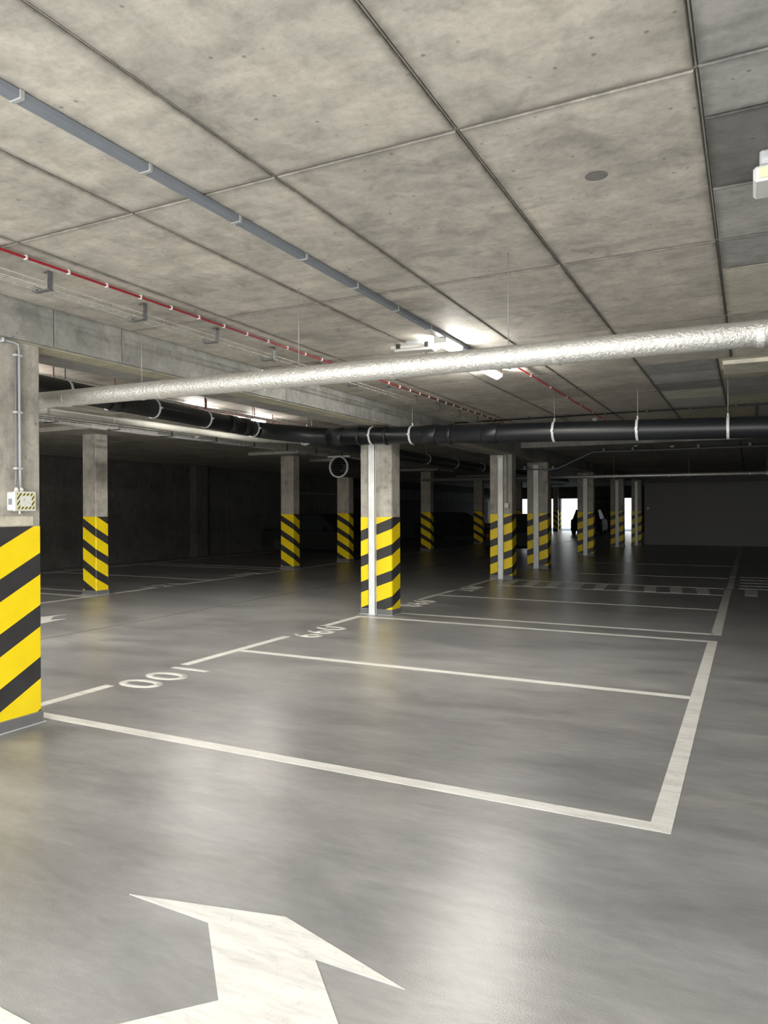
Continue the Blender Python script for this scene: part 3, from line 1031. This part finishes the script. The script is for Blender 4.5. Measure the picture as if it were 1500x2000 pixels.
# ------------------------------------------------------------------ luminaires
def batten(x, y, L, label, lit=True, along='y', z=None):
    z = HC if z is None else z
    t = thing('ceiling_lamp', label, 'lamp', (x, y, z))
    w = 0.055
    def bx(a0, a1, b0, b1, c0, c1, bev=0.0):
        m = MB()
        if along == 'y':
            m.box(b0, b1, a0, a1, c0, c1, bev)
        else:
            m.box(a0, a1, b0, b1, c0, c1, bev)
        return m
    bx(-L / 2, L / 2, -w, w, -0.045, -0.002, 0.006).build('housing', 'white_plastic', t, loc=(0, 0, 0))
    m = MB()
    n = 10
    prof = [(w * 0.92 * math.cos(math.pi * k / n), -0.046 - 0.05 * math.sin(math.pi * k / n)) for k in range(n + 1)]
    rows = []
    for e in (-L / 2 + 0.012, L / 2 - 0.012):
        rows.append([m.bm.verts.new((p[0], e, p[1]) if along == 'y' else (e, p[0], p[1])) for p in prof])
    for k in range(n):
        m.bm.faces.new((rows[0][k], rows[0][k + 1], rows[1][k + 1], rows[1][k])).smooth = True
    m.bm.faces.new(rows[0])
    m.bm.faces.new(rows[1])
    m.bm.faces.new((rows[0][0], rows[0][-1], rows[1][-1], rows[1][0]))
    bmesh.ops.recalc_face_normals(m.bm, faces=m.bm.faces[:])
    m.build('diffuser', 'lamp' if lit else 'white_plastic', t, loc=(0, 0, 0))['label'] = 'glowing opal diffuser'
    for s in (-1, 1):
        bx(s * L / 2 - 0.012, s * L / 2 + 0.012, -w - 0.003, w + 0.003, -0.075, -0.003, 0.006).build('end_cap', 'white_plastic', t, loc=(0, 0, 0))
    return t


batten(-2.50, 7.42, 0.66, 'glowing ceiling lamp just behind the silver pipe')
batten(-2.43, 6.12, 0.42, 'glowing lamp at the end of the grey trunking, in front of the silver pipe')
batten(-7.34, 8.30, 0.45, 'glowing lamp of the left aisle above the black drain')
batten(-7.30, 9.75, 0.40, 'glowing lamp farther down the left aisle, half hidden by the drain')
batten(-2.45, -0.8, 1.0, 'ceiling lamp behind the viewer over the main aisle')
batten(-7.34, 4.9, 0.9, 'unseen ceiling lamp added to brighten the left aisle, behind the nearest column and beam')  # extra lamp, never visible, lifts the left aisle
batten(-10.2, 4.6, 0.9, 'added ceiling lamp out of frame, brightening the left wall and column fronts')  # put in out of frame to light the left wall and columns
batten(-7.34, 1.2, 1.0, 'ceiling lamp out of frame over the left aisle')
batten(1.6, 1.2, 1.0, 'ceiling lamp out of frame on the right')

# rectangular emergency fitting beside the near lamp (unlit, tilted)
def emergency_light(x, y, z, L, Wd, yaw, tilt, label):
    t = thing('emergency_light', label, 'lamp', (x, y, z))
    MB().box(-L / 2, L / 2, -Wd / 2, Wd / 2, -0.03, 0.0, 0.008).build('housing', 'white_plastic', t, loc=(0, 0, 0))
    MB().box(-L / 2 + 0.025, L / 2 - 0.025, -Wd / 2 + 0.018, Wd / 2 - 0.018, -0.05, -0.028, 0.008).build('diffuser', 'white_plastic', t, loc=(0, 0, 0))
    m = MB()
    for s in (-1, 1):
        m.box(s * L * 0.32 - 0.02, s * L * 0.32 + 0.02, -Wd / 2 - 0.012, -Wd / 2 + 0.01, -0.03, 0.012, 0.003)
    m.build('catch', 'dark_metal', t, loc=(0, 0, 0))
    MB().box(-L * 0.2, L * 0.2, -0.02, 0.02, -0.002, HC - z + 0.0, 0.003).build('mount', 'light_grey', t, loc=(0, 0, 0))
    t.rotation_euler = (tilt, 0, yaw)
    return t


emergency_light(-2.72, 6.02, HC - 0.05, 0.42, 0.17, 0.12, 0.0, 'white rectangular emergency fitting left of the trunking end')
el = thing('emergency_light', 'white emergency light with green sign at the right frame edge', 'lamp', (0.07, 3.62, HC - 0.04))
MB().box(-0.03, 0.30, 3.50 - 3.62, 3.72 - 3.62, -0.02, 0.038, 0.008).build('housing', 'light_grey', el, loc=(0, 0, 0))
MB().box(-0.055, 0.32, -0.10, 0.12, -0.085, -0.018, 0.012).build('diffuser', 'white_plastic', el, loc=(0, 0, 0))
m_ = simple('pale_green_label', (0.62, 0.68, 0.42), 0.4)
MB().box(-0.03, 0.03, -0.102, -0.0995, -0.075, -0.03).build('label_plate', m_, el, loc=(0, 0, 0))
t3 = thing('conduit', 'short grey conduit running to the emergency light at the right edge', 'conduit', (0.09, 2.0, HC))
MB().tube([(0.095, -2, HC - 0.018), (0.095, 3.5, HC - 0.018)], 0.016, 10).build('tube', 'grey_plastic', t3)
for y in (1.7, 2.3, 2.95, 3.42):
    MB().box(0.07, 0.12, y - 0.012, y + 0.012, HC - 0.04, HC - 0.001, 0.003).build('clip', 'light_grey', t3)

# ------------------------------------------------------------------ junction box and conduits on the nearest column
XF = -4.79
jb = thing('junction_box', 'white electrical box with striped warning sticker on the nearest column', 'electrical box', (XF, 3.52, CAMH))
MB().box(XF, XF + 0.085, 3.435, 3.60, CAMH + 0.003, CAMH + 0.137, 0.006).build('enclosure', 'white_plastic', jb)
MB().box(XF + 0.07, XF + 0.093, 3.43, 3.605, CAMH - 0.001, CAMH + 0.141, 0.004).build('lid', 'white_plastic', jb)
bm = bmesh.new()
uvl = bm.loops.layers.uv.new('wrap')
vs = [bm.verts.new(v) for v in ((XF + 0.0945, 3.45, CAMH + 0.012), (XF + 0.0945, 3.59, CAMH + 0.012), (XF + 0.0945, 3.59, CAMH + 0.128), (XF + 0.0945, 3.45, CAMH + 0.128))]
f = bm.faces.new(vs)
for l, uv in zip(f.loops, ((0, 0), (1, 0), (1, 1), (0, 1))):
    l[uvl].uv = uv
me = bpy.data.meshes.new('warning_sticker')
bm.to_mesh(me)
bm.free()
me.materials.append(MAT['sticker'])
o = bpy.data.objects.new('warning_sticker', me)
COL.objects.link(o)
o.parent = jb
o.location = -Vector(jb.location)
o['label'] = 'square sticker with yellow and black striped border'
MB().box(XF + 0.02, XF + 0.06, 3.4335, 3.4352, CAMH + 0.045, CAMH + 0.09).build('side_label', 'grey_plastic', jb)
for y in (3.485, 3.525):
    MB().tube([(XF + 0.04, y, CAMH + 0.137), (XF + 0.04, y, CAMH + 0.155), (XF + 0.035, y, CAMH + 0.17)], [0.013, 0.015, 0.009], 10).build('cable_gland', 'white_plastic', jb)
MB().tube([(XF + 0.04, 3.51, CAMH - 0.022), (XF + 0.04, 3.51, CAMH + 0.004)], 0.008, 8).build('plug', 'white_plastic', jb)
cc = thing('conduit', 'pair of grey conduits rising from the junction box to the beam', 'conduit', (XF, 3.52, CAMH + 0.17))
ZT = CAMH + 1.225
MB().tube([(XF + 0.03, 3.525, CAMH + 0.165), (XF + 0.022, 3.527, CAMH + 0.3), (XF + 0.022, 3.527, ZT - 0.04), (XF + 0.022, 3.518, ZT - 0.012), (XF + 0.022, 3.49, ZT), (XF + 0.022, 2.9, ZT + 0.002)], 0.0105, 10).build('tube', 'conduit_grey', cc)
MB().tube([(XF + 0.03, 3.485, CAMH + 0.165), (XF + 0.018, 3.498, CAMH + 0.26), (XF + 0.018, 3.502, ZT - 0.05)], 0.007, 10).build('tube', 'grey_plastic', cc)
for z in (1.135, 0.31, 0.72):
    MB().box(XF + 0.001, XF + 0.036, 3.485, 3.545, CAMH + z - 0.008, CAMH + z + 0.008, 0.003).build('clip', 'light_grey', cc)
MB().box(XF + 0.001, XF + 0.04, 3.385, 3.40, ZT - 0.016, ZT + 0.016, 0.003).build('clip', 'light_grey', cc)
# patched render panel under the box
pp = MB().box(XF - 0.001, XF + 0.0015, 3.15, 3.65, CAMH - 0.108, CAMH - 0.04).build('mortar_patch', 'ceiling_pale', None)
tag(pp, 'pale smooth mortar patch above the stripes of the nearest column', 'patch')
pp.parent = [o for o in bpy.data.objects if o.name == 'concrete_column'][0]
pp.location = -Vector(pp.parent.location)
del pp['category']

jb2 = thing('junction_box', 'small grey electrical box on the walkway column right of its rail', 'electrical box', (-4.93, 15.97, CAMH + 0.08))
MB().box(-4.99, -4.88, 15.92, 15.978, CAMH + 0.02, CAMH + 0.14, 0.006).build('enclosure', 'light_grey', jb2)
MB().box(-4.985, -4.885, 15.91, 15.922, CAMH + 0.025, CAMH + 0.135, 0.004).build('lid', 'white_plastic', jb2)
MB().tube([(-4.93, 15.96, CAMH + 0.14), (-4.93, 15.96, ZB)], 0.011, 8).build('conduit', 'grey_plastic', jb2)

# ------------------------------------------------------------------ jet fan
F0 = Vector((-8.16, 13.92, CAMH + 0.95))
fan = thing('jet_fan', 'round ventilation fan with pale ring hanging left of the central column', 'fan', F0)
ax = Vector((0.0, 1.0, 0))
R0 = 0.225
MB().ring(F0, ax, R0 - 0.012, 0.05, 0.028, 32).build('bell_mouth', 'light_grey', fan)
MB().ring(F0 + ax * 0.62, ax, R0 - 0.02, 1.2, 0.012, 32).build('casing', 'dark_metal', fan)
m = MB()
for k in range(-3, 4):
    z = k * 0.055
    h = math.sqrt(max(0.01, (R0 - 0.01) ** 2 - z * z))
    m.box(F0.x - h, F0.x + h, F0.y + 0.04, F0.y + 0.046, F0.z + z - 0.004, F0.z + z + 0.004)
m.build('guard', 'dark_metal', fan)
MB().tube([F0 + ax * 0.35, F0 + ax * 0.65], 0.09, 18).build('motor', 'dark_metal', fan)
blade = None
for k in range(7):
    a = k * 2 * math.pi / 7
    if blade is None:
        blade = MB().poly([(0.08, -0.03), (0.20, -0.05), (0.20, 0.035), (0.08, 0.02)], -0.003, 0.003).build('blade', 'dark_metal', fan, loc=(0, 0, 0))
        b_ = blade
    else:
        b_ = blade.copy()
        COL.objects.link(b_)
        b_.parent = fan
    b_.location = (0, 0.4, 0)
    b_.rotation_euler = Matrix.Rotation(a, 3, 'Y').to_4x4().to_3x3().to_euler() if False else (Matrix.Rotation(a, 3, 'Y') @ Matrix.Rotation(math.radians(60), 3, 'X')).to_euler()
m = MB()
m.box(F0.x - 0.28, F0.x + 0.28, F0.y - 0.01, F0.y + 0.05, F0.z + 0.215, F0.z + 0.25, 0.004)
m.box(F0.x - 0.28, F0.x + 0.28, F0.y + 1.0, F0.y + 1.05, F0.z + 0.215, F0.z + 0.25, 0.004)
m.build('bracket', 'light_grey', fan)
for sx in (-0.26, 0.26):
    for dy in (0.02, 1.02):
        MB().tube([(F0.x + sx, F0.y + dy, F0.z + 0.24), (F0.x + sx, F0.y + dy, HC)], 0.006, 6).build('rod', 'dark_metal', fan)

# ------------------------------------------------------------------ small fittings on dark ceiling
for k, (x, y) in enumerate(((-2.35, 12.6), (-2.45, 18.3), (-1.7, 19.0), (-10.2, 11.6), (-8.6, 12.0))):
    labs = ['small white smoke detector just beyond the big black pipe', 'small detector in the dark ceiling under the black pipe, left one', 'small detector in the dark ceiling under the black pipe, right one',
            'small pale detector on the ceiling right of the lit left column', 'small pale detector on the ceiling left of the round fan']
    t = thing('smoke_detector', labs[k], 'detector', (x, y, HC), 'ceiling detectors')
    MB().tube([(x, y, HC - 0.02), (x, y, HC)], 0.055, 16).build('base', 'light_grey', t)
    MB().tube([(x, y, HC - 0.05), (x, y, HC - 0.02)], [0.03, 0.045], 16).build('sensor_head', 'white_plastic', t)

# ------------------------------------------------------------------ parked cars
def car(x, y, rot, L, Wd, H, label, suv=False):
    t = thing('car', label, 'car', (x, y, 0))
    hw = Wd / 2
    gl = 0.22
    belt = H * 0.62
    prof = [(-L / 2, gl + 0.1), (-L / 2 + 0.02, belt - 0.12), (-L / 2 + 0.12, belt), (-L / 2 + (0.22 if suv else 0.75), belt + 0.02),
            (L / 2 - 1.15, belt), (L / 2 - 0.35, belt - 0.10), (L / 2 - 0.05, belt - 0.22), (L / 2, gl + 0.12), (L / 2 - 0.15, gl), (-L / 2 + 0.15, gl)]
    bm = bmesh.new()
    secs = []
    for sx, inset in ((-hw, 0.05), (-hw * 0.82, 0.0), (hw * 0.82, 0.0), (hw, 0.05)):
        secs.append([bm.verts.new((sx, p[0] * (1 - inset * 0.5), p[1] if p[1] < 0.4 else p[1] - inset)) for p in prof])
    n = len(prof)
    for a, b_ in zip(secs[:-1], secs[1:]):
        for k in range(n):
            bm.faces.new((a[k], a[(k + 1) % n], b_[(k + 1) % n], b_[k])).smooth = False
    bm.faces.new(secs[0])
    bm.faces.new(secs[-1][::-1])
    bmesh.ops.recalc_face_normals(bm, faces=bm.faces[:])
    m = MB()
    m.bm.free()
    m.bm = bm
    m.build('body', 'carpaint', t, loc=(0, 0, 0))
    # cabin
    m = MB()
    y0, y1 = (-L / 2 + 0.12, L / 2 - 1.2) if suv else (-L / 2 + 0.6, L / 2 - 1.2)
    b0 = [(-hw * 0.9, y0), (hw * 0.9, y0), (hw * 0.9, y1), (-hw * 0.9, y1)]
    t0 = [(-hw * 0.72, y0 + 0.35), (hw * 0.72, y0 + 0.35), (hw * 0.72, y1 - 0.75), (-hw * 0.72, y1 - 0.75)]
    lo = [m.bm.verts.new((a, b_, belt - 0.02)) for a, b_ in b0]
    hi = [m.bm.verts.new((a, b_, H - 0.05)) for a, b_ in t0]
    for k in range(4):
        m.bm.faces.new((lo[k], lo[(k + 1) % 4], hi[(k + 1) % 4], hi[k]))
    m.bm.faces.new(hi)
    bmesh.ops.recalc_face_normals(m.bm, faces=m.bm.faces[:])
    m.build('window', 'glass_dark', t, loc=(0, 0, 0))
    MB().poly([(p[0] * 1.02, p[1]) for p in t0], H - 0.055, H).build('roof', 'carpaint', t, loc=(0, 0, 0))
    for sx in (-1, 1):
        for yy in (-L / 2 + 0.8, L / 2 - 0.85):
            w = MB().tube([(sx * (hw - 0.2), yy, 0.33), (sx * (hw + 0.01), yy, 0.33)], 0.33, 20).build('wheel', 'rubber', t, loc=(0, 0, 0))
            MB().tube([(sx * (hw + 0.008), yy, 0.33), (sx * (hw + 0.018), yy, 0.33)], 0.19, 12).build('hub', 'hub', w, loc=(0, 0, 0))
        MB().box(min(sx * hw * 0.95, sx * hw * 0.6), max(sx * hw * 0.95, sx * hw * 0.6), -L / 2 - 0.01, -L / 2 + 0.06, belt - 0.28, belt - 0.15, 0.01).build('tail_lamp', 'taillight', t, loc=(0, 0, 0))
        MB().box(min(sx * hw * 0.95, sx * hw * 0.6), max(sx * hw * 0.95, sx * hw * 0.6), L / 2 - 0.08, L / 2 + 0.005, belt - 0.38, belt - 0.26, 0.01).build('headlamp', 'chrome', t, loc=(0, 0, 0))
        MB().box(min(sx * (hw + 0.15), sx * hw * 0.9), max(sx * (hw + 0.15), sx * hw * 0.9), L * 0.12, L * 0.12 + 0.09, belt - 0.02, belt + 0.12, 0.02).build('side_mirror', 'carpaint', t, loc=(0, 0, 0))
    t.rotation_euler.z = rot
    return t


car(-9.2, 47.5, math.radians(5), 4.3, 1.85, 1.55, 'black car silhouetted in front of the daylight openings', True)
car(-7.95, 26.5, math.radians(15), 4.4, 1.8, 1.42, 'black car in the dark gap left of the rail column behind the walkway')
car(-13.9, 22.6, math.radians(-90), 4.4, 1.8, 1.45, 'barely visible dark car parked behind the left row column under the fan')
car(-13.6, 35.5, math.radians(-90), 4.4, 1.8, 1.45, 'barely visible black car parked in the darkness between two dim left columns')

# groups of repeats
for o in COL.objects:
    if o.parent is None and o.name.startswith('concrete_column'):
        o['group'] = GL if o.location.x < -10 else GM
    elif o.name.startswith('steel_rail') and o.parent is None:
        o['group'] = 'steel rails on the column fronts'
    elif o.name.startswith('ceiling_lamp') and o.parent is None:
        o['group'] = 'ceiling lamps over the aisles'
    elif o.name.startswith('wire_cable_tray') and o.parent is None:
        o['group'] = 'wire cable trays under the ceiling'
    elif o.name.startswith('car') and o.parent is None and o.get('category') == 'car':
        o['group'] = 'dark parked cars deep in the garage'
